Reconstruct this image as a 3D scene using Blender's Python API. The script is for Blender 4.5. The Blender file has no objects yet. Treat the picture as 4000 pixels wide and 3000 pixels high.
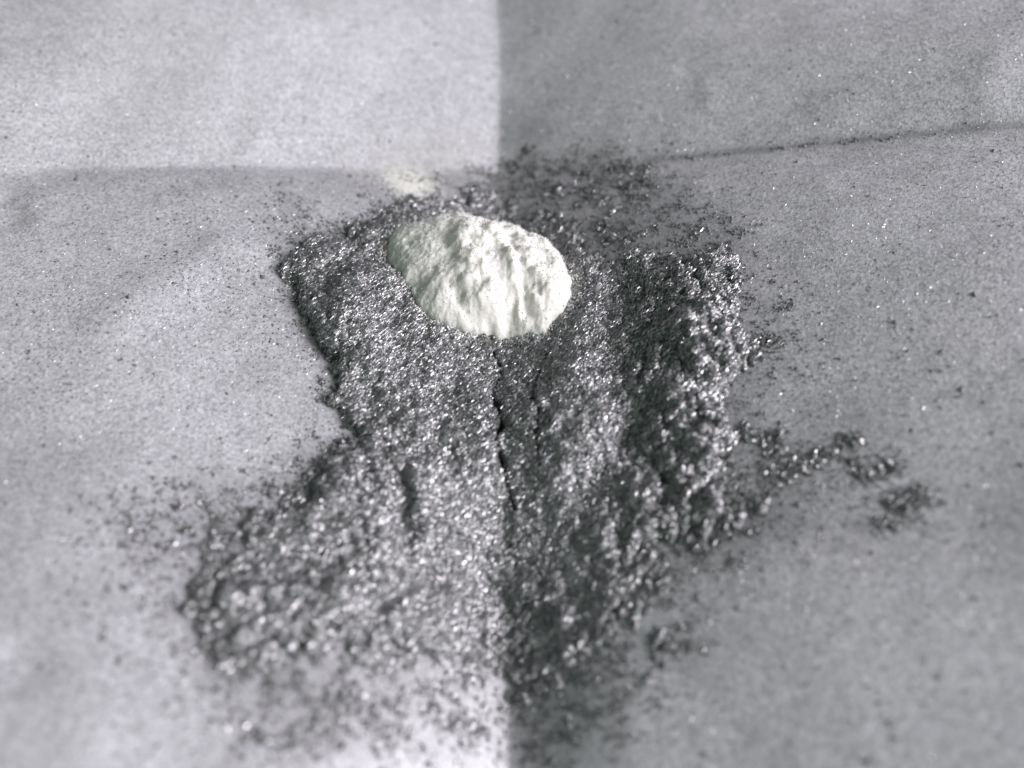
import bpy, math
import numpy as np
from mathutils import Vector, Matrix

# ------------------------------------------------------------------ camera, world, light
CM = 0.01                                   # everything below is measured in centimetres
sc = bpy.context.scene
HFOV, PITCH, DIST = math.radians(50), math.radians(50), 9.65
cp, sp = math.cos(PITCH), math.sin(PITCH)
CAM = np.array([0.0, -DIST*cp, DIST*sp])
cam_d = bpy.data.cameras.new('camera'); cam = bpy.data.objects.new('camera', cam_d)
sc.collection.objects.link(cam); sc.camera = cam
cam.location = Vector(CAM*CM)
cam.rotation_euler = (math.pi/2-PITCH, 0, 0)
cam_d.sensor_width = 36; cam_d.lens = 18/math.tan(HFOV/2)
cam_d.clip_start = 0.001; cam_d.clip_end = 50
cam_d.dof.use_dof = True; cam_d.dof.focus_distance = 9.35*CM; cam_d.dof.aperture_fstop = 18
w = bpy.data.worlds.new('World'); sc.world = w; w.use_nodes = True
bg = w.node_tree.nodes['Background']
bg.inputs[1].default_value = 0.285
# added world tint colouring the panels: green behind camera, violet grey beyond, equally bright
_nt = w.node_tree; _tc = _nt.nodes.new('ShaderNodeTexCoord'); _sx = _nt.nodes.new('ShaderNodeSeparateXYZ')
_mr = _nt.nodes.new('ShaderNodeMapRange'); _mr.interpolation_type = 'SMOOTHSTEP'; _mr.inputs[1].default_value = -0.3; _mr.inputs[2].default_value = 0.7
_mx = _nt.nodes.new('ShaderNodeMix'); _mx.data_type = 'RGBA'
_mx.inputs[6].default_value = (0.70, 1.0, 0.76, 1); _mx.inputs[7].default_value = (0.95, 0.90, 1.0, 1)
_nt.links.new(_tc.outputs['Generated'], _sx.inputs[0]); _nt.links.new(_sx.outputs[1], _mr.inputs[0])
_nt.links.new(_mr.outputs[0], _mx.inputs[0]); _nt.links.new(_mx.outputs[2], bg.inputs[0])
def lamp(name, az, el, dist, size, energy, col):
    d = bpy.data.lights.new(name, 'AREA'); d.shape = 'RECTANGLE'; d.size = size; d.size_y = size*0.8
    d.energy = energy; d.color = col
    o = bpy.data.objects.new(name, d); sc.collection.objects.link(o)
    a, e = math.radians(az), math.radians(el)
    v = Vector((math.cos(e)*math.cos(a), math.cos(e)*math.sin(a), math.sin(e)))
    o.location = v*dist; o.rotation_euler = v.to_track_quat('Z', 'Y').to_euler()
lamp('window_light', -18, 32, 0.60, 0.42, 9.3, (1.0, 0.955, 1.0))
sc.view_settings.view_transform = 'Standard'; sc.view_settings.look = 'None'
sc.view_settings.exposure = 0.0; sc.view_settings.gamma = 1
sc.cycles.max_bounces = 6; sc.cycles.diffuse_bounces = 3

rng = np.random.default_rng(7)
# ------------------------------------------------------------------ numeric helpers
def hash2(ix, iy, seed):
    h = (ix.astype(np.int64)*374761393 + iy.astype(np.int64)*668265263 + seed*1274126177) & 0xffffffff
    h = ((h ^ (h >> 13))*1274126177) & 0xffffffff
    return ((h ^ (h >> 16)) & 0xffffff)/float(0xffffff)
def vnoise(x, y, seed):                      # value noise in -1..1
    ix, iy = np.floor(x), np.floor(y); fx, fy = x-ix, y-iy
    fx = fx*fx*fx*(fx*(fx*6-15)+10); fy = fy*fy*fy*(fy*(fy*6-15)+10)
    a, b = hash2(ix, iy, seed), hash2(ix+1, iy, seed)
    c, d = hash2(ix, iy+1, seed), hash2(ix+1, iy+1, seed)
    return 2*((a*(1-fx)+b*fx)*(1-fy)+(c*(1-fx)+d*fx)*fy)-1
def fbm(x, y, scale, octv, seed, gain=0.5):
    s, a, t = 0, 1, 0
    c, q = math.cos(0.6), math.sin(0.6)
    for k in range(octv):
        s = s+a*vnoise(x*scale+17.3*k, y*scale-9.1*k, seed+k); t += a
        a *= gain; scale *= 2.03; x, y = c*x-q*y, q*x+c*y
    return s/t
def clots(x, y, scale, seed, fill=.7):        # rounded lumps of uneven size, 0..1 high
    X_, Y_ = x*scale, y*scale; ix, iy = np.floor(X_), np.floor(Y_); best = np.zeros(x.shape)
    for i in (-1, 0, 1):
        for j in (-1, 0, 1):
            cx, cy = ix+i, iy+j
            r = .25+.5*hash2(cx, cy, seed+2); on = hash2(cx, cy, seed+3) < fill
            d2 = ((cx+hash2(cx, cy, seed)-X_)**2+(cy+hash2(cx, cy, seed+1)-Y_)**2)/(r*r)
            best = np.maximum(best, np.where(on, r*1.4*np.sqrt(np.maximum(0, 1-d2)), 0))
    return best
def sstep(a, b, t):
    t = np.clip((t-a)/(b-a), 0, 1); return t*t*(3-2*t)
V = 4000/2212.0
FPX = 2000/math.tan(HFOV/2)
def ray(px, py):                             # 2212-wide picture coordinate -> world direction
    a, b = (px*V-2000)/FPX, (py*V-1500)/FPX
    return np.array([a, cp-b*sp, -sp-b*cp])
def at(px, py, z=0.0):
    d = ray(px, py); t = (z-CAM[2])/d[2]
    p = CAM+d*t; return p[0], p[1]
def seg_dist(x, y, pts):
    best = np.full(x.shape, 1e9); par = np.zeros(x.shape)
    n = len(pts)-1
    for i in range(n):
        (ax, ay), (bx, by) = pts[i], pts[i+1]
        dx, dy = bx-ax, by-ay; L = dx*dx+dy*dy+1e-12
        t = np.clip(((x-ax)*dx+(y-ay)*dy)/L, 0, 1)
        d = np.hypot(x-ax-t*dx, y-ay-t*dy)
        m = d < best; best = np.where(m, d, best); par = np.where(m, (i+t)/n, par)
    return best, par
def sdf(x, y, poly):                         # > 0 inside
    d, _ = seg_dist(x, y, list(poly)+[poly[0]])
    ins = np.zeros(x.shape, bool); n = len(poly)
    for i in range(n):
        (ax, ay), (bx, by) = poly[i], poly[(i+1) % n]
        if ay == by: continue
        c = ((ay > y) != (by > y)) & (x < (bx-ax)*(y-ay)/(by-ay)+ax)
        ins ^= c
    return np.where(ins, d, -d)

# ------------------------------------------------------------------ the folded paper as a height function
VC = [at(1062, -60), at(1070, 0), at(1078, 170), at(1076, 330), at(1082, 500), at(1088, 900), at(1094, 1400), at(1103, 1659), at(1106, 1760)]
HCP = [(-200, 378), (0, 374), (250, 362), (480, 360), (700, 363), (1080, 372), (1300, 352), (1600, 328), (1900, 298), (2212, 271), (2400, 255)]
HC = [at(*q) for q in HCP]
vy = np.array([p[1] for p in VC])[::-1]; vx = np.array([p[0] for p in VC])[::-1]
hx = np.array([p[0] for p in HC]); hy = np.array([p[1] for p in HC])
def xc(y): return np.interp(y, vy, vx)+.022*fbm(y, y*0, .8, 4, 301)
def yc(x): return np.interp(x, hx, hy)+.03*fbm(x, x*0, .7, 4, 311)
WR = [  # small dents and wrinkles: polyline, width, height
    ([(560, 285), (540, 320), (520, 352)], 0.07, 0.012), ([(515, 150), (530, 200), (500, 250)], 0.14, -0.012),
    ([(335, 405), (370, 400), (470, 390)], 0.14, -0.02), 
    ([(1525, 180), (1535, 215)], 0.10, 0.015), ([(2150, 120), (2128, 190), (2140, 260)], 0.14, 0.02),
    ([(1480, 150), (1640, 135), (1800, 118)], 0.08, -0.015), ([(0, 430), (20, 470)], 0.16, -0.05),
    ([(480, 520), (620, 545), (760, 520)], 0.16, 0.03), ([(240, 700), (380, 600), (480, 560)], 0.25, 0.04),
    ([(1350, 560), (1500, 420), (1760, 400)], 0.35, 0.03), ([(30, 1430), (60, 1440)], 0.18, -0.05),
    ([(1700, 1250), (1900, 1300), (2212, 1290)], 0.5, 0.04)]
WRP, WR = WR, []
def soft(t, r): return np.sqrt(t*t+r*r)-r     # rounded |t|
def paper_z(x, y):
    u, v = x-xc(y), y-yc(x)
    L, R = soft(np.minimum(u, 0), .035), soft(np.maximum(u, 0), .035)
    T, B = soft(np.maximum(v, 0), .03), soft(np.minimum(v, 0), .03)
    low = sstep(-1.2, -3.6, y)                # towards the near edge
    z = 0.20*L+0.26*(1-np.exp(-L/0.75))*low
    z = z-0.007*L*L*sstep(2, 7, L)
    top = sstep(-0.3, 0.5, v)
    far = sstep(0.0, 5.0, v)
    z = z+(1-far)*(0.37*R-.008*R*R)+far*0.35*3.0*(1-np.exp(-R/3.0))
    lft, rgt = sstep(0.3, -1.2, u), sstep(-0.3, 0.8, u)
    z = z+0.25*2.6*(1-np.exp(-T/2.6))
    z = z+lft*0.42*0.75*(1-np.exp(-B/0.75))*sstep(-6.0, -2.5, u) + rgt*0.13*1.2*(1-np.exp(-B/1.2))
    z = z+0.05*fbm(x, y, 0.45, 3, 11)+0.010*fbm(x, y, 1.6, 3, 31)
    for pl, wd, hh in WR:
        d, _ = seg_dist(x, y, pl); z = z+hh*np.exp(-(d/wd)**2)
    return z
def atp(px, py, h=0.0):                       # picture coordinate -> point lying on the paper (plus h)
    z = 0.0
    for _ in range(8):
        x, y = at(px, py, z); z = float(paper_z(np.array([x]), np.array([y]))[0])+h
    return x, y
for _ in range(4):                            # the far fold lies on the rising sheet, so place it there
    HC = [atp(*q) for q in HCP]; hx = np.array([p[0] for p in HC]); hy = np.array([p[1] for p in HC])
WR = [([atp(*p) for p in pl], wd, hh) for pl, wd, hh in WRP]
def P(pts, h=0.0): return [atp(a, b, h) for a, b in pts]

# ------------------------------------------------------------------ mesh building
def mesh_from(name, co, quads=None, tris=None, mat=None, smooth=True, attrs=None):
    me = bpy.data.meshes.new(name)
    k = 4 if quads is not None else 3
    f = quads if quads is not None else tris
    me.vertices.add(len(co)); me.vertices.foreach_set('co', (co*CM).astype(np.float32).ravel())
    me.loops.add(f.size); me.loops.foreach_set('vertex_index', f.astype(np.int32).ravel())
    me.polygons.add(len(f)); me.polygons.foreach_set('loop_start', np.arange(0, f.size, k, dtype=np.int32))
    me.polygons.foreach_set('loop_total', np.full(len(f), k, np.int32))
    me.polygons.foreach_set('use_smooth', np.full(len(f), smooth))
    for an, av in (attrs or {}).items():
        a = me.attributes.new(an, 'FLOAT', 'POINT'); a.data.foreach_set('value', av.astype(np.float32))
    me.update(); me.validate()
    if mat: me.materials.append(mat)
    return me
def link(name, me, parent=None, label=None, cat=None, kind=None, group=None):
    o = bpy.data.objects.new(name, me); sc.collection.objects.link(o)
    if parent: o.parent = parent
    if label: o['label'] = label
    if cat: o['category'] = cat
    if kind: o['kind'] = kind
    if group: o['group'] = group
    return o
def grid_mesh(name, X, Y, Z, keep, mat, attrs=None):
    ny, nx = X.shape
    idx = np.arange(nx*ny).reshape(ny, nx)
    q = np.stack([idx[:-1, :-1], idx[:-1, 1:], idx[1:, 1:], idx[1:, :-1]], -1)[keep]
    used = np.unique(q); remap = np.zeros(nx*ny, np.int64); remap[used] = np.arange(len(used))
    co = np.stack([X.ravel(), Y.ravel(), Z.ravel()], -1)[used]
    at_ = {k: v.ravel()[used] for k, v in (attrs or {}).items()}
    return mesh_from(name, co, quads=remap[q], mat=mat, attrs=at_)

# ------------------------------------------------------------------ materials
def newmat(name):
    m = bpy.data.materials.new(name); m.use_nodes = True
    nt = m.node_tree; return m, nt, nt.nodes['Principled BSDF']
def N(nt, t, **kw):
    n = nt.nodes.new(t)
    for k, v in kw.items(): setattr(n, k, v)
    return n
def noise(nt, co, scale, detail=3, rough=0.5):
    n = N(nt, 'ShaderNodeTexNoise'); n.inputs['Scale'].default_value = scale
    n.inputs['Detail'].default_value = detail; n.inputs['Roughness'].default_value = rough
    nt.links.new(co, n.inputs['Vector']); return n.outputs['Fac']
def ramp(nt, fac, stops):
    r = N(nt, 'ShaderNodeValToRGB'); e = r.color_ramp.elements
    e[0].position, e[0].color = stops[0][0], (*stops[0][1], 1)
    e[1].position, e[1].color = stops[-1][0], (*stops[-1][1], 1)
    for p, c in stops[1:-1]:
        k = e.new(p); k.color = (*c, 1)
    nt.links.new(fac, r.inputs[0]); return r.outputs[0]
def mul(nt, a, b):
    m = N(nt, 'ShaderNodeMix', data_type='RGBA', blend_type='MULTIPLY'); m.inputs[0].default_value = 1
    nt.links.new(a, m.inputs[6]); nt.links.new(b, m.inputs[7]); return m.outputs[2]

def paper_material():
    m, nt, b = newmat('dusted_paper')
    co = N(nt, 'ShaderNodeTexCoord').outputs['Object']
    fine = ramp(nt, noise(nt, co, 3000, 3, 0.7), [(0.32, (.64, .64, .65)), (0.5, (.97, .97, .98)), (0.68, (1.26, 1.26, 1.27))])
    mid = ramp(nt, noise(nt, co, 900, 4, 0.6), [(0.3, (.88, .88, .88)), (0.7, (1.08, 1.08, 1.08))])
    dust = ramp(nt, noise(nt, co, 60, 5, 0.6), [(0.35, (.50, .494, .52)), (0.65, (.57, .564, .592))])
    c = mul(nt, mul(nt, dust, mid), fine)
    at_ = N(nt, 'ShaderNodeAttribute', attribute_name='dust')     # metal dust rubbed in round the heap, plus a darker strip below the fold
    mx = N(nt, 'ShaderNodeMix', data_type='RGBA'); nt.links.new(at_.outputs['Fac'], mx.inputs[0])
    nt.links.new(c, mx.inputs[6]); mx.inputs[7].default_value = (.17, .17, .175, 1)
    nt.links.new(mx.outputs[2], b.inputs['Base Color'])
    b.inputs['Metallic'].default_value = 0.4; b.inputs['Roughness'].default_value = 0.5
    bp = N(nt, 'ShaderNodeBump'); bp.inputs['Strength'].default_value = 0.5; bp.inputs['Distance'].default_value = 0.00013
    nt.links.new(noise(nt, co, 3800, 3, 0.6), bp.inputs['Height']); nt.links.new(bp.outputs[0], b.inputs['Normal'])
    return m
def metal_material(name, c0, c1, rough, metallic, scale=2500):
    m, nt, b = newmat(name)
    co = N(nt, 'ShaderNodeTexCoord').outputs['Object']
    nt.links.new(ramp(nt, noise(nt, co, scale, 3, 0.6), [(0.3, c0), (0.7, c1)]), b.inputs['Base Color'])
    b.inputs['Metallic'].default_value = metallic; b.inputs['Roughness'].default_value = rough
    bp = N(nt, 'ShaderNodeBump'); bp.inputs['Strength'].default_value = 0.8; bp.inputs['Distance'].default_value = 0.0001
    nt.links.new(noise(nt, co, scale, 3, 0.6), bp.inputs['Height']); nt.links.new(bp.outputs[0], b.inputs['Normal'])
    return m
def flake_material(name, base, rough):
    m, nt, b = newmat(name)
    at_ = N(nt, 'ShaderNodeAttribute', attribute_name='tone')     # random tone per flake; dark ones imitate unlit flakes
    mx = N(nt, 'ShaderNodeMix', data_type='RGBA'); nt.links.new(at_.outputs['Fac'], mx.inputs[0])
    mx.inputs[6].default_value = (base[0]*.16, base[1]*.17, base[2]*.165, 1); mx.inputs[7].default_value = (*base, 1)
    nt.links.new(mx.outputs[2], b.inputs['Base Color'])
    b.inputs['Metallic'].default_value = 1.0; b.inputs['Roughness'].default_value = rough
    return m
def white_material(sss=True):
    m, nt, b = newmat('white_powder')
    co = N(nt, 'ShaderNodeTexCoord').outputs['Object']
    c = ramp(nt, noise(nt, co, 1500, 4, 0.6), [(0.3, (.55, .535, .51)), (0.7, (.61, .595, .57))])
    at_ = N(nt, 'ShaderNodeAttribute', attribute_name='thin')     # thin rim over the grey powder, plus shade painted on the left flank
    mx = N(nt, 'ShaderNodeMix', data_type='RGBA'); nt.links.new(at_.outputs['Fac'], mx.inputs[0])
    nt.links.new(c, mx.inputs[6]); mx.inputs[7].default_value = (.50, .505, .48, 1)
    nt.links.new(mx.outputs[2], b.inputs['Base Color'])
    b.inputs['Roughness'].default_value = 0.95; b.inputs['Specular IOR Level'].default_value = 0.2
    b.inputs['Subsurface Weight'].default_value = 0.5 if sss else 0
    b.inputs['Subsurface Radius'].default_value = (1, .95, .85); b.inputs['Subsurface Scale'].default_value = 0.0010
    bp = N(nt, 'ShaderNodeBump'); bp.inputs['Strength'].default_value = 0.6; bp.inputs['Distance'].default_value = 0.00015
    nt.links.new(noise(nt, co, 2600, 3, 0.6), bp.inputs['Height']); nt.links.new(bp.outputs[0], b.inputs['Normal'])
    return m
M_PAPER = paper_material()
M_METAL = metal_material('grey_metal_powder', (.055, .058, .057), (.15, .15, .155), 0.55, 0.45)
M_SPECK = metal_material('dark_metal_speck', (.09, .092, .09), (.16, .16, .165), 0.6, 0.3)
M_FLAKE = flake_material('metal_flake', (.74, .73, .755), 0.45)
M_GLINT = flake_material('bright_metal_flake', (.70, .69, .72), 0.54)
M_WHITE = white_material(); M_GRAIN = white_material(False)

# ------------------------------------------------------------------ where the metal powder lies
HEAP = P([(598, 575), (612, 548), (650, 520), (700, 512), (745, 505), (790, 478), (850, 450), (910, 425), (960, 410), (1010, 405),
    (1070, 418), (1130, 440), (1190, 462), (1240, 495), (1290, 535), (1330, 550), (1390, 530), (1440, 555), (1500, 548),
    (1570, 540), (1605, 575), (1598, 640), (1615, 690), (1640, 750), (1610, 820), (1575, 880), (1600, 945), (1592, 1005),
    (1545, 1030), (1560, 1080), (1510, 1140), (1425, 1190), (1425, 1285), (1400, 1340), (1320, 1395), (1245, 1440),
    (1200, 1500), (1140, 1495), (1095, 1440), (1000, 1445), (900, 1455), (800, 1465), (660, 1455), (575, 1410), (510, 1345),
    (490, 1270), (530, 1190), (560, 1110), (630, 1065), (685, 1020), (722, 965), (712, 905), (690, 840), (684, 785),
    (668, 742), (640, 695), (620, 645), (602, 610)])
SPARSE = [  # outline, strength, softness in cm
    ([(1085, 240), (1160, 275), (1180, 330), (1420, 345), (1440, 400), (1390, 440), (1340, 520), (1250, 490), (1150, 440), (1000, 410), (1040, 370), (1080, 330)], 0.54, .34),
    ([(1390, 430), (1480, 440), (1590, 500), (1610, 580), (1400, 600), (1300, 520)], 0.46, .30),
    ([(600, 400), (640, 420), (700, 470), (780, 480), (760, 520), (620, 560), (600, 500)], 0.44, .25),
    ([(880, 380), (1080, 350), (1090, 420), (900, 430)], 0.42, .2),
    ([(230, 1110), (330, 1090), (470, 1020), (570, 1050), (690, 960), (720, 1010), (600, 1250), (520, 1420), (420, 1330), (330, 1240), (260, 1190)], 0.51, .45),
    ([(440, 1270), (700, 1400), (1080, 1420), (1095, 1659), (560, 1659), (470, 1450)], 0.53, .55),
    ([(560, 1410), (640, 1420), (560, 1659), (500, 1659)], 0.58, .25),
    ([(1095, 1400), (1250, 1430), (1410, 1330), (1430, 1440), (1340, 1540), (1200, 1659), (1100, 1659)], 0.52, .30),
    ([(1560, 600), (1700, 650), (1740, 780), (1600, 900), (1560, 1000)], 0.36, .30),
    ([(1590, 890), (1700, 915), (1720, 1000), (1640, 1045), (1560, 1035)], 0.62, .18),
    ([(1400, 1170), (1560, 1130), (1600, 1180), (1430, 1290)], 0.34, .25)]
SPARSE = [(P(a), b, c) for a, b, c in SPARSE]
LINES = [([(1440, 345), (1600, 327), (1800, 308), (2000, 288), (2212, 271), (2400, 255)], 0.52, .05)]
LINES = [(P(a), b, c) for a, b, c in LINES]
CLUMPS = [  # picture centre, radii in cm, strength
    ('trail', (1690, 1025), (.24, .12), .80), ('trail', (1730, 1000), (.18, .10), .80), ('trail', (1775, 980), (.16, .10), .78),
    ('round', (1832, 955), (.11, .08), .80),
    ('pair', (1880, 1022), (.17, .11), .72), ('pair', (1925, 1005), (.09, .10), .70), ('pair', (1850, 1000), (.10, .07), .62),
    ('far', (1945, 1090), (.19, .13), .84), ('far', (1915, 1130), (.13, .10), .80), ('far', (1975, 1065), (.10, .07), .70),
    ('near', (1495, 1185), (.16, .10), .60), ('near', (1470, 1150), (.12, .10), .60),
    ('edge', (1650, 740), (.13, .10), .62), ('edge', (1690, 660), (.10, .07), .62)]
CLUMPS = [(k, atp(*c), r, s) for k, c, r, s in CLUMPS]
CRACKS = [([(1052, 735), (1066, 765), (1068, 790), (1082, 815), (1076, 842), (1062, 872), (1078, 900), (1084, 938), (1072, 965), (1082, 1000), (1096, 1052), (1112, 1090)], .027, .22),
    ([(1188, 765), (1168, 805), (1156, 848), (1150, 885), (1163, 915), (1158, 955), (1166, 1012)], .016, .16),
    ([(1148, 1140), (1140, 1180), (1150, 1220)], .014, .08), ([(778, 1100), (784, 1135), (800, 1165)], .025, .10),
    ([(1100, 1090), (1108, 1130), (1100, 1170)], .012, .08)]
CRACKS = [(P(a, .3), b, c) for a, b, c in CRACKS]
RELIEF = [  # polyline, width cm, height cm: the ridges and hollows of the heap
    ([(1330, 600), (1325, 720), (1345, 850), (1375, 960), (1440, 1000)], .26, -.13),
    ([(1385, 870), (1350, 960)], .16, -.10), ([(1190, 770), (1205, 860), (1195, 980)], .20, .07),
    ([(1500, 640), (1530, 760), (1500, 860)], .26, .10), ([(1470, 690), (1480, 720)], .12, .16),
    ([(1265, 500), (1285, 600), (1270, 700), (1240, 800), (1300, 960)], .15, .10),
    ([(770, 590), (740, 680), (760, 740)], .22, .15), ([(640, 560), (660, 640)], .2, .05),
    ([(800, 540), (700, 560)], .2, -.1),
    ([(660, 700), (700, 790), (730, 880), (735, 960), (700, 1040)], .14, .03),
    ([(760, 780), (800, 860)], .14, -.08),
    ([(868, 1010), (882, 1050), (872, 1100)], .09, -.15), ([(840, 1020), (845, 1090)], .10, .07),
    ([(905, 1000), (915, 1090)], .10, .05),
    ([(1045, 1210), (1090, 1290), (1108, 1370), (1120, 1500)], .10, -.20),
    ([(1010, 1230), (1050, 1320)], .16, .07),
    ([(1250, 1240), (1270, 1290), (1245, 1370)], .13, -.15), ([(1160, 1290), (1190, 1340)], .10, -.10),
    ([(1180, 1260), (1220, 1300)], .10, .08),
    ([(560, 1180), (640, 1190), (700, 1170)], .14, -.09), ([(550, 1200), (560, 1140)], .09, -.08),
    ([(480, 1240), (560, 1230)], .12, .05), ([(900, 790), (960, 850)], .14, -.05),
    ([(1310, 860), (1350, 1010), (1400, 1080)], .12, .10),
    ([(1440, 990), (1425, 1060)], .06, -.10), ([(1480, 1000), (1478, 1050)], .05, .09), ([(1500, 1000), (1510, 1050)], .05, -.10),
    ([(1330, 1100), (1340, 1160)], .06, .07), ([(1350, 1110), (1365, 1170)], .06, -.08)]
RELIEF = [(P(a, .3), b, c) for a, b, c in RELIEF]

def density(x, y):
    wob = .14*fbm(x, y, 2.6, 5, 71, .65)+.07*fbm(x, y, 9, 2, 75)
    s = sdf(x, y, HEAP)+wob
    so_ = .42*sstep(-.9, -1.9, y)+.22*sstep(1.0, 1.6, y)+.22*sstep(.5, 1.1, x)*sstep(.6, 1.1, y)
    s = s-.13*sstep(.35, .9, x)*sstep(.7, 1.2, y)+so_*1.1*fbm(x, y, 1.7, 4, 77, .6)
    d = 1.25*sstep(-.10-so_*1.6, .22+so_*.9, s)
    for poly, st, so in SPARSE:
        d = np.maximum(d, st*sstep(-so, so*.6, sdf(x, y, poly)+wob*1.5))
    for pl, st, so in LINES:
        q, t = seg_dist(x, y, pl); d = np.maximum(d, st*np.exp(-(q/so)**2)*(.75+.25*t))
    return d, s
def clump_density(x, y, kind):
    d = np.zeros(x.shape); wob = .5*fbm(x, y, 7, 3, 91)
    for k, (cx, cy), (rx, ry), st in CLUMPS:
        if k == kind: d = np.maximum(d, st*np.exp(-np.maximum(0, ((x-cx)/rx)**2+((y-cy)/ry)**2+wob-.2)*.9))
    return d
def grain_noise(x, y):
    return .55*fbm(x, y, 13, 3, 41)+.45*fbm(x, y, 30, 2, 51)
def heap_height(x, y, dens, s):
    """height of the powder above the paper; negative where there is none"""
    g = grain_noise(x, y)
    body = sstep(.80, 1.1, dens)
    thin = .11*(dens-.66)+.10*g*np.clip(dens*1.2, .3, 1)
    si = np.maximum(s, 0)
    rough = sstep(.55, 1.5, x)*.9+.10*sstep(-1.2, -3, y)   # right side is clotted
    full = .03+.05*(1-np.exp(-si/.16))+.22*(1-np.exp(-si/.9))
    full = full*(1-.72*sstep(-.9, -2.4, y))*(1-.45*sstep(.9, 1.9, y))
    amp = sstep(0, .35, si)
    wx_, wy_ = .13*fbm(x, y, 2.6, 3, 141), .13*fbm(x, y, 2.6, 3, 151)
    for pl, wd, hh in RELIEF:
        q, _ = seg_dist(x+wx_, y+wy_, pl)
        full = full+.62*hh*np.exp(-(q/wd)**2)*amp
    full = full+amp*.15*np.exp(-((x-xc(y)+.1)/.7)**2)*sstep(-2.0, -.8, y)*sstep(1.9, 1.0, y)
    full = full+amp*(.07*fbm(x, y, 1.3, 3, 21)+(.030+.09*rough)*fbm(x, y, 3.6, 3, 61, .6)+(.018+.09*rough)*(np.abs(fbm(x, y, 7, 3, 63, .6))-.2))
    wq = .03*fbm(x, y, 9, 2, 161)
    full = full+amp*(.085*rough)*clots(x+wq, y+wq, 6.5, 171)+amp*(.016+.07*rough)*clots(x-wq, y+wq, 15, 181)
    sl = fbm(x*1.9+y*.5, y*.8-x*.2, 3.2, 3, 66)                                     # drag marks from pouring
    full = full+amp*.035*sl
    full = full+.012*g
    for pl, wd, hh in CRACKS:
        q, t = seg_dist(x, y, pl)
        ww = wd*np.clip(.35+1.1*vnoise(t*17, t*0, 5)+.35*vnoise(x*30, y*30, 6), .12, 1.5)*np.sin(np.pi*np.clip(t, .03, .97))**.35
        full = full-hh*np.exp(-(q/ww)**4)+.02*np.exp(-(q/(ww*3))**2)
    full = np.maximum(full, .012)
    return thin*(1-body)+full*body

# ------------------------------------------------------------------ paper
def stretch(a, b, n, c=0, k=2.0):             # spacing finest near c
    t = np.linspace(-1, 1, n); f = np.sinh(t*k)/np.sinh(k)
    return np.where(f < 0, c+(c-a)*f, c+(b-c)*f)
u = np.unique(np.concatenate([stretch(-13, 13, 300, 0, 2.2), [-.02, -.01, .01, .02]]))
v = np.unique(np.concatenate([stretch(-9, 13, 300, 0, 2.2), [-.02, -.01, .01, .02]]))
U, W = np.meshgrid(u, v)
X = U+xc(W+yc(U)); Y = W+yc(U)
Z = paper_z(X, Y)
dn, s_ = density(X, Y)
near = np.exp(-np.maximum(0, -s_)/.9)
band = sstep(-.05, -.12, Y-yc(X))*np.exp(np.minimum(0, Y-yc(X))/.9)*sstep(.2, -.6, X)*sstep(-6.5, -3, X)  # strip darkened below the left part of the far fold, fading nearer
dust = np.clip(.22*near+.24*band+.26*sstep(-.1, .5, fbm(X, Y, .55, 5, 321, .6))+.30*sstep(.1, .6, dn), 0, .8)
top_smoke = np.exp(-(seg_dist(X, Y, P([(1000, 380), (1250, 400), (1400, 520)]))[0]/.6)**2)
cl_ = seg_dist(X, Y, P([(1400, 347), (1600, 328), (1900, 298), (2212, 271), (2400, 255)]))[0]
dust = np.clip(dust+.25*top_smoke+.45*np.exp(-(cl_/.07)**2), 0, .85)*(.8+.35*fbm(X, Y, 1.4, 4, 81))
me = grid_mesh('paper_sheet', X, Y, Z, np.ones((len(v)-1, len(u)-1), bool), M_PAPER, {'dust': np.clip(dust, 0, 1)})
paper = link('paper_sheet', me, None, 'pale grey sheet of paper with two crossing fold creases, dusted with metal powder', 'paper')
sol = paper.modifiers.new('thickness', 'SOLIDIFY'); sol.thickness = 0.0001; sol.offset = -1

# ------------------------------------------------------------------ metal powder heap
step = .0125
gx = np.arange(-5.6, 3.6, step); gy = np.arange(-3.75, 3.2, step)
GX, GY = np.meshgrid(gx, gy)
GP = paper_z(GX, GY); GD, GS = density(GX, GY)
GH = heap_height(GX, GY, GD, GS)
GZ = GP+GH
above = (GH > 0)
keep = above[:-1, :-1] | above[1:, :-1] | above[:-1, 1:] | above[1:, 1:]
GZm = np.where(above, GZ, GP-.004)
# cut loose crumbs off the body: cells with body density belong to the heap, others to the scatter
bodyc = (GD[:-1, :-1] > .45)
me = grid_mesh('metal_powder_heap', GX, GY, GZm, keep & bodyc, M_METAL)
heap = link('metal_powder_heap', me, None, 'spread heap of sparkling dark grey metal powder with cracks, around the white mound', 'metal powder')
me = grid_mesh('metal_powder_crumbs', GX, GY, GZm, keep & ~bodyc, M_METAL)
crumbs = link('metal_powder_crumbs', me, None, 'sparse dark grey powder crumbs strewn on the paper around the heap', 'powder crumbs', 'stuff')

def zsurf(x, y):
    """top of paper or heap by sampling the grid"""
    fx = np.clip((x-gx[0])/step, 0, len(gx)-1.001); fy = np.clip((y-gy[0])/step, 0, len(gy)-1.001)
    ix, iy = fx.astype(int), fy.astype(int); a, b = fx-ix, fy-iy
    g = np.maximum(GZ, GP)
    return (g[iy, ix]*(1-a)+g[iy, ix+1]*a)*(1-b)+(g[iy+1, ix]*(1-a)+g[iy+1, ix+1]*a)*b
def nsurf(x, y, fn, e=.02):
    zx = (fn(x+e, y)-fn(x-e, y))/(2*e); zy = (fn(x, y+e)-fn(x, y-e))/(2*e)
    n = np.stack([-zx, -zy, np.ones_like(zx)], -1); return n/np.linalg.norm(n, axis=1)[:, None]

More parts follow.
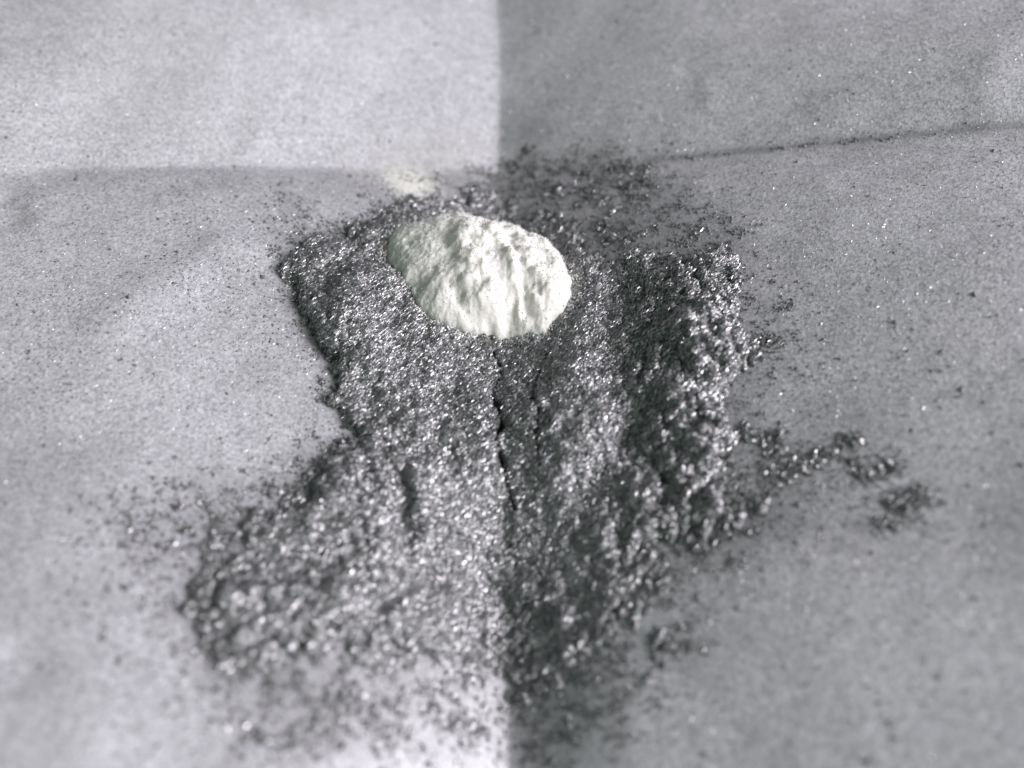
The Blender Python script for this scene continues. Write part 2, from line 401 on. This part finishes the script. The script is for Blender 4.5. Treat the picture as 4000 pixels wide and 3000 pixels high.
# flakes: small bent plates, lying roughly along the surface, drawn out one way to imitate streaked glints
def flakes(x, y, z, nrm, lo, hi, aspect, tilt, lift, ang=52, spread=22):
    n = len(x)
    nn = nrm+rng.normal(0, tilt, (n, 3)); nn /= np.linalg.norm(nn, axis=1)[:, None]
    a = np.radians(rng.normal(ang, spread, n))
    d = np.stack([np.cos(a), np.sin(a), np.zeros(n)], -1)
    t = d-nn*np.sum(d*nn, 1)[:, None]; t /= np.linalg.norm(t, axis=1)[:, None]
    b = np.cross(nn, t)
    w_ = np.exp(rng.uniform(np.log(lo), np.log(hi), n))/2; l_ = w_*rng.uniform(*aspect, n)
    c = np.stack([x, y, z], -1)+nrm*(lift*rng.uniform(.1, 1, n))[:, None]
    k = rng.uniform(.4, .9, (n, 4))
    v0 = c-t*l_[:, None]; v2 = c+t*l_[:, None]
    v1 = c+b*w_[:, None]+t*(l_*(k[:, 0]-.65))[:, None]; v3 = c-b*w_[:, None]+t*(l_*(k[:, 1]-.65))[:, None]
    co = np.stack([v0, v1, v2, v3], 1).reshape(-1, 3)
    return co, np.arange(4*n).reshape(n, 4)
def tone(q, p=1.35): return {'tone': np.repeat(rng.uniform(0, 1, len(q))**p, 4)}
def crumbs_mesh(name, x, y, z, r, mat, flat=.7, soft_=False):
    n = len(x)
    base = np.array([(1, 0, 0), (0, 1, 0), (-1, 0, 0), (0, -1, 0), (0, 0, 1), (0, 0, -1)], float)
    f = np.array([(0, 1, 4), (1, 2, 4), (2, 3, 4), (3, 0, 4), (1, 0, 5), (2, 1, 5), (3, 2, 5), (0, 3, 5)])
    a = rng.uniform(0, 6.28, n); ca, sa = np.cos(a), np.sin(a)
    p = base[None]*rng.uniform(.6, 1.3, (n, 6, 1))*r[:, None, None]
    px = p[..., 0]*ca[:, None]-p[..., 1]*sa[:, None]; py = p[..., 0]*sa[:, None]+p[..., 1]*ca[:, None]
    co = np.stack([px+x[:, None], py+y[:, None], p[..., 2]*flat+z[:, None]], -1).reshape(-1, 3)
    return mesh_from(name, co, tris=(f[None]+6*np.arange(n)[:, None, None]).reshape(-1, 3), mat=mat, smooth=soft_)

WHITE_BASE = None
def sample(n, accept, x0=-5.5, x1=3.5, y0=-3.7, y1=3.1):
    x = rng.uniform(x0, x1, n); y = rng.uniform(y0, y1, n)
    m = rng.uniform(0, 1, n) < accept(x, y); return x[m], y[m]
def gs(G, x, y):
    ix = np.clip(((x-gx[0])/step).astype(int), 0, len(gx)-1); iy = np.clip(((y-gy[0])/step).astype(int), 0, len(gy)-1)
    return G[iy, ix]
def crack_free(x, y):
    m = np.ones(len(x), bool)
    for pl, wd, hh in CRACKS[:2]: m &= seg_dist(x, y, pl)[0] > wd*.95
    return m
x, y = sample(2000000, lambda x, y: (gs(GH, x, y) > .004)*1.0, -4.2, 3.2, -3.7, 2.6)
m = crack_free(x, y) & (gs(GD, x, y) > .45); x, y = x[m], y[m]
nr = nsurf(x, y, zsurf)
co, q = flakes(x, y, zsurf(x, y), nr, .0034, .0078, (3.5, 9), .47, .014, spread=11)
link('powder_flakes', mesh_from('powder_flakes', co, quads=q, mat=M_FLAKE, smooth=False, attrs=tone(q)), heap, None, None, 'stuff')
k = rng.uniform(0, 1, len(x)) < .10
co, q = flakes(x[k], y[k], zsurf(x[k], y[k]), nr[k], .0036, .009, (3, 8), .58, .016, spread=12)
link('bright_flakes', mesh_from('bright_flakes', co, quads=q, mat=M_GLINT, smooth=False, attrs=tone(q, 1.3)), heap, None, None, 'stuff')
k = rng.uniform(0, 1, len(x)) < .03
r = rng.uniform(.004, .014, k.sum())
link('powder_lumps', crumbs_mesh('powder_lumps', x[k], y[k], zsurf(x[k], y[k])+r*.3, r, M_METAL), heap, None, None, 'stuff')

x, y = sample(230000, lambda x, y: np.clip(1.6*density(x, y)[0], 0, 1)**1.6*sstep(-.25, .35, fbm(x, y, 11, 3, 131, .6))*(density(x, y)[0] < 1.15))
r = .006+.014*rng.uniform(0, 1, len(x))**2
link('metal_powder_grains', crumbs_mesh('metal_powder_grains', x, y, zsurf(x, y)+r*.3, r, M_SPECK), None,
     'fine dark metal grains thinning out over the paper at the fringe of the heap', 'metal grains', 'stuff')
k = rng.uniform(0, 1, len(x)) < .35; x, y = x[k], y[k]
co, q = flakes(x, y, zsurf(x, y), nsurf(x, y, paper_z), .006, .016, (1.5, 3.5), .40, .016)
link('metal_fringe_flakes', mesh_from('metal_fringe_flakes', co, quads=q, mat=M_FLAKE, smooth=False, attrs=tone(q)), None,
     'small shiny metal flakes lying among the dark grains at the fringe of the heap', 'metal flakes', 'stuff')
# ------------------------------------------------------------------ loose flakes and specks on the sheet
def paper_acc(x, y):
    return .30+.35*np.clip(1-np.hypot(x, y)/8, 0, 1)+.3*fbm(x, y, .9, 3, 101)
x, y = sample(450000, paper_acc, -8, 8, -4.2, 9.5)
inside = (x > gx[0]) & (x < gx[-1]) & (y > gy[0]) & (y < gy[-1]) & (gs(GH, x, y) > 0)
x, y = x[~inside], y[~inside]
co, q = flakes(x, y, paper_z(x, y), nsurf(x, y, paper_z), .003, .0075, (2, 6), .42, .005)
dustf = link('metal_glitter', mesh_from('metal_glitter', co, quads=q, mat=M_GLINT, smooth=False, attrs=tone(q, 1.3)), None,
             'fine glittering metal flakes strewn thinly over the whole paper', 'glitter', 'stuff')
def speck_acc(x, y):
    r = np.hypot((x+.5)/1.3, y+.8)
    left = sstep(1.0, -2.0, x)
    return np.clip((.10+.9*np.exp(-((r-2.2)/1.7)**2))*(.35+.65*left)*sstep(-.45, .5, fbm(x, y, 1.1, 4, 111))+.05, 0, 1)
x, y = sample(52000, speck_acc, -8.5, 8.5, -4.5, 9)
r = .0055*np.exp(rng.normal(0, .55, len(x)))+.003
co_n = crumbs_mesh('metal_specks', x, y, paper_z(x, y)+r*.2, r, M_SPECK, .6)
link('metal_specks', co_n, None, 'dark specks of metal powder scattered on the paper beyond the heap', 'specks', 'stuff')

# ------------------------------------------------------------------ separate clumps to the right of the heap
LAB = {'trail': ('metal_powder_trail', 'jagged dark powder streak reaching right from the heap edge', 'powder streak'),
       'round': ('metal_powder_clump', 'small round dark powder clump past the tip of the streak', 'powder clump'),
       'pair': ('metal_powder_clump', 'broken faint powder clump between the streak and the farthest right clump', 'powder clump'),
       'far': ('metal_powder_clump', 'largest and farthest right dark powder clump on the bare paper', 'powder clump'),
       'near': ('metal_powder_clump', 'dark powder clump just below the heap right edge, under the streak', 'powder clump'),
       'edge': ('metal_powder_clump', 'faint loose powder clump beside the upper right edge of the heap', 'powder clump')}
for kind, (nm, lb, ct) in LAB.items():
    cs = [c for c in CLUMPS if c[0] == kind]
    x0 = min(c[1][0]-2.2*c[2][0] for c in cs); x1 = max(c[1][0]+2.2*c[2][0] for c in cs)
    y0 = min(c[1][1]-2.2*c[2][1] for c in cs); y1 = max(c[1][1]+2.2*c[2][1] for c in cs)
    ax, ay = np.meshgrid(np.arange(x0, x1, .010), np.arange(y0, y1, .010))
    dd = clump_density(ax, ay, kind)
    h = .05*(dd-.56)+.040*grain_noise(ax+3, ay)*np.clip(dd*1.5, 0, 1)-.02*(dd < .2)
    ab = h > 0; kp = ab[:-1, :-1] | ab[1:, :-1] | ab[:-1, 1:] | ab[1:, 1:]
    pz = paper_z(ax, ay)
    if not kp.any(): continue
    o = link(nm, grid_mesh(nm, ax, ay, np.where(ab, pz+h, pz-.004), kp, M_METAL), None, lb, ct,
             None, 'loose powder clumps right of the heap')
    cnt = int(2600*(x1-x0)*(y1-y0)); qx, qy = rng.uniform(x0, x1, cnt), rng.uniform(y0, y1, cnt)
    mq = rng.uniform(.05, .75, cnt) < clump_density(qx, qy, kind); qx, qy = qx[mq], qy[mq]; rq = .005+.012*rng.uniform(0, 1, len(qx))**2
    link('powder_grains', crumbs_mesh('powder_grains', qx, qy, paper_z(qx, qy)+rq*.4, rq, M_SPECK), o, None, None, 'stuff')
    n = int(9000*(x1-x0)*(y1-y0)); fx, fy = rng.uniform(x0, x1, n), rng.uniform(y0, y1, n)
    ii = (np.clip(((fy-y0)/.010).astype(int), 0, h.shape[0]-1), np.clip(((fx-x0)/.010).astype(int), 0, h.shape[1]-1))
    m = h[ii] > .003; fx, fy, fz = fx[m], fy[m], (pz+h)[ii][m]
    nr = np.tile([0, 0, 1.0], (len(fx), 1))
    co, q = flakes(fx, fy, fz, nr, .005, .012, (2, 4), .5, .008)
    link('powder_flakes', mesh_from('powder_flakes', co, quads=q, mat=M_FLAKE, smooth=False, attrs=tone(q)), o, None, None, 'stuff')

# ------------------------------------------------------------------ white powder mound
WZ = .24
def PZ(pts, h):
    return P(pts, h)
WHITE = PZ([(832, 530), (846, 496), (890, 468), (950, 458), (1020, 457), (1090, 471), (1150, 499), (1195, 536), (1225, 584), (1238, 622),
    (1236, 655), (1215, 692), (1176, 736), (1110, 754), (1050, 756), (1000, 742), (962, 716), (930, 696), (908, 672), (897, 640), (872, 604), (846, 574), (832, 550)], WZ)
FUR = [([(1088, 512), (1102, 545), (1120, 575), (1136, 620), (1146, 668)], .18, .12, 0),
       ([(1040, 566), (1068, 596), (1082, 625), (1092, 665), (1104, 715)], .12, .07, 0),
       ([(985, 600), (1000, 640), (1040, 700)], .08, .05, 0), ([(1175, 560), (1196, 610), (1198, 660)], .08, .04, 0)]
FUR = [(PZ(a, .66), b, c, d) for a, b, c, d in FUR]
step2 = .0105
wx = [p[0] for p in WHITE]; wy = [p[1] for p in WHITE]
ax = np.arange(min(wx)-.15, max(wx)+.15, step2); ay = np.arange(min(wy)-.15, max(wy)+.15, step2)
AX, AY = np.meshgrid(ax, ay)
def white_h(x, y):
    s = sdf(x, y, WHITE)+.035*fbm(x, y, 5, 3, 201)+.010*fbm(x, y, 22, 2, 203)
    si = np.maximum(s, 0)
    cx0, cx1 = min(wx), max(wx)
    t = (x-cx0)/(cx1-cx0)
    h = .50*(1-np.exp(-(si/.55)**.9))*(.44+.60*sstep(-.1, .85, t))
    h = h+.07*(1-np.exp(-si/.05))
    amp = sstep(0, .18, si)*(.35+.65*sstep(.15, .5, t))
    jog = .07*fbm(x, y, 2.6, 2, 231, .5)
    h = h+amp*(.03*fbm(x, y, 2.6, 2, 211)+.03*fbm(x, y, 5, 2, 213)+.012*fbm(x, y, 14, 3, 215)+.06*clots(x+jog, y+jog, 3.2, 241)+.03*clots(x-jog, y, 9, 251))
    h = h+.008*fbm(x, y, 45, 2, 217)
    return np.where(s > 0, np.maximum(h, .01), -.12), s, t
WH, WS, WT = white_h(AX, AY)
for _ in range(16):                          # slumped powder: round the lumps, keep the rim
    a_ = WH.copy(); a_[1:-1, 1:-1] = (WH[:-2, 1:-1]+WH[2:, 1:-1]+WH[1:-1, :-2]+WH[1:-1, 2:])/4
    WH = np.where(WS > .045, a_, WH)
jog = .05*fbm(AX, AY, 3.2, 3, 231, .55); amp_ = sstep(0, .15, WS)*sstep(.15, .5, WT)
for pl, wd, dp, st in FUR:
    py_ = [p[1] for p in pl][::-1]; px_ = [p[0] for p in pl][::-1]
    sd = AX-np.interp(AY, py_, px_)+jog
    win = sstep(py_[0]-.10, py_[0]+.12, AY)*sstep(py_[-1]+.10, py_[-1]-.15, AY)
    deep = .55+.45*sstep(py_[-1], py_[0], AY)
    WH = WH-amp_*win*deep*dp*np.exp(-(sd/np.where(sd > 0, wd, .028))**2)
wq = .05*fbm(AX, AY, 7, 3, 281)
WH = WH+np.where(WS > 0, amp_*(.045*clots(AX+wq, AY-wq, 5.5, 291, .8)+.028*clots(AX-wq, AY+wq, 11, 295, .8)), 0)
for _ in range(5):
    a_ = WH.copy(); a_[1:-1, 1:-1] = (WH[:-2, 1:-1]+WH[2:, 1:-1]+WH[1:-1, :-2]+WH[1:-1, 2:])/4
    WH = np.where(WS > .03, a_, WH)
WH = WH+np.where(WS > 0, .006*fbm(AX, AY, 30, 2, 263)+.008*clots(AX, AY, 26, 299, .8), 0)
WB = np.full_like(AX, 0)
bx = np.clip((AX-gx[0])/step, 0, len(gx)-2).astype(int); by = np.clip((AY-gy[0])/step, 0, len(gy)-2).astype(int)
# the mound sits on a smoothed version of the heap
sm = GZ.copy()
for _ in range(14):
    sm[1:-1, 1:-1] = (sm[:-2, 1:-1]+sm[2:, 1:-1]+sm[1:-1, :-2]+sm[1:-1, 2:])/4
WBASE = sm[by, bx]
WZs = WBASE+WH
ab = WS > -.02
kp = ab[:-1, :-1] | ab[1:, :-1] | ab[:-1, 1:] | ab[1:, 1:]
thin = np.clip(sstep(.55, .05, WT+.10*fbm(AX, AY, 4, 3, 221))*.9*sstep(.25, .0, WH-.28)+.5*sstep(.06, .0, WS), 0, 1)  # low left flank greyed to paint its shade; rim thinned over grey powder
me = grid_mesh('white_powder_mound', AX, AY, WZs, kp, M_WHITE, {'thin': thin})
white = link('white_powder_mound', me, None, 'lumpy mound of bright white powder sitting on top of the grey metal powder', 'white powder')
n = 5000
fx, fy = rng.uniform(ax[0], ax[-1], n), rng.uniform(ay[0], ay[-1], n)
ii = (np.clip(((fy-ay[0])/step2).astype(int), 0, AX.shape[0]-1), np.clip(((fx-ax[0])/step2).astype(int), 0, AX.shape[1]-1))
m = WS[ii] > .0; fx, fy, fz = fx[m], fy[m], WZs[ii][m]; tt = thin[ii][m]
r = rng.uniform(.004, .011, len(fx))
me = crumbs_mesh('powder_grains', fx, fy, fz-r*.15, r, M_WHITE, 1.0, True)
a = me.attributes.new('thin', 'FLOAT', 'POINT'); a.data.foreach_set('value', np.repeat(tt*.8, 6).astype(np.float32))
link('powder_grains', me, white, None, None, 'stuff')

n = 2600                                     # loose white grains feathering the rim
k = rng.integers(0, len(WHITE), n); f = rng.uniform(0, 1, n); wa = np.array(WHITE); wb_ = np.roll(wa, -1, 0)
fx = wa[k, 0]*(1-f)+wb_[k, 0]*f+rng.normal(0, .035, n); fy = wa[k, 1]*(1-f)+wb_[k, 1]*f+rng.normal(0, .035, n)
r = rng.uniform(.003, .010, n); fz = zsurf(fx, fy)+r*.6+.01
me = crumbs_mesh('rim_grains', fx, fy, fz, r, M_GRAIN, 1.0, True)
a = me.attributes.new('thin', 'FLOAT', 'POINT'); a.data.foreach_set('value', np.full(n*6, .1, np.float32))
link('rim_grains', me, white, None, None, 'stuff')

# the white smudge spilled behind the mound
def smudge(name, pts, n, sig, label):
    c = P(pts); L = len(c)-1
    t = rng.uniform(0, L, n); i = np.minimum(t.astype(int), L-1); f = t-i
    cc = np.array(c)
    x = cc[i, 0]*(1-f)+cc[i+1, 0]*f+rng.normal(0, sig, n); y = cc[i, 1]*(1-f)+cc[i+1, 1]*f+rng.normal(0, sig, n)
    r = .003+.006*rng.uniform(0, 1, n)**2; z = np.maximum(paper_z(x, y), zsurf(x, y))
    me = crumbs_mesh(name, x, y, z+r*.3, r, M_GRAIN, .8)
    a = me.attributes.new('thin', 'FLOAT', 'POINT'); a.data.foreach_set('value', np.full(n*6, .5, np.float32))
    link(name, me, None, label, 'spilled powder', 'stuff')
smudge('white_powder_spill', [(870, 372), (885, 392), (900, 420)], 9000, .11, 'small smudge of spilled white powder on the paper just behind the white mound')
smudge('white_powder_haze', [(790, 372), (880, 370), (960, 340), (1040, 300)], 3600, .22, 'thin veil of white powder dust around the spilled white smudge')
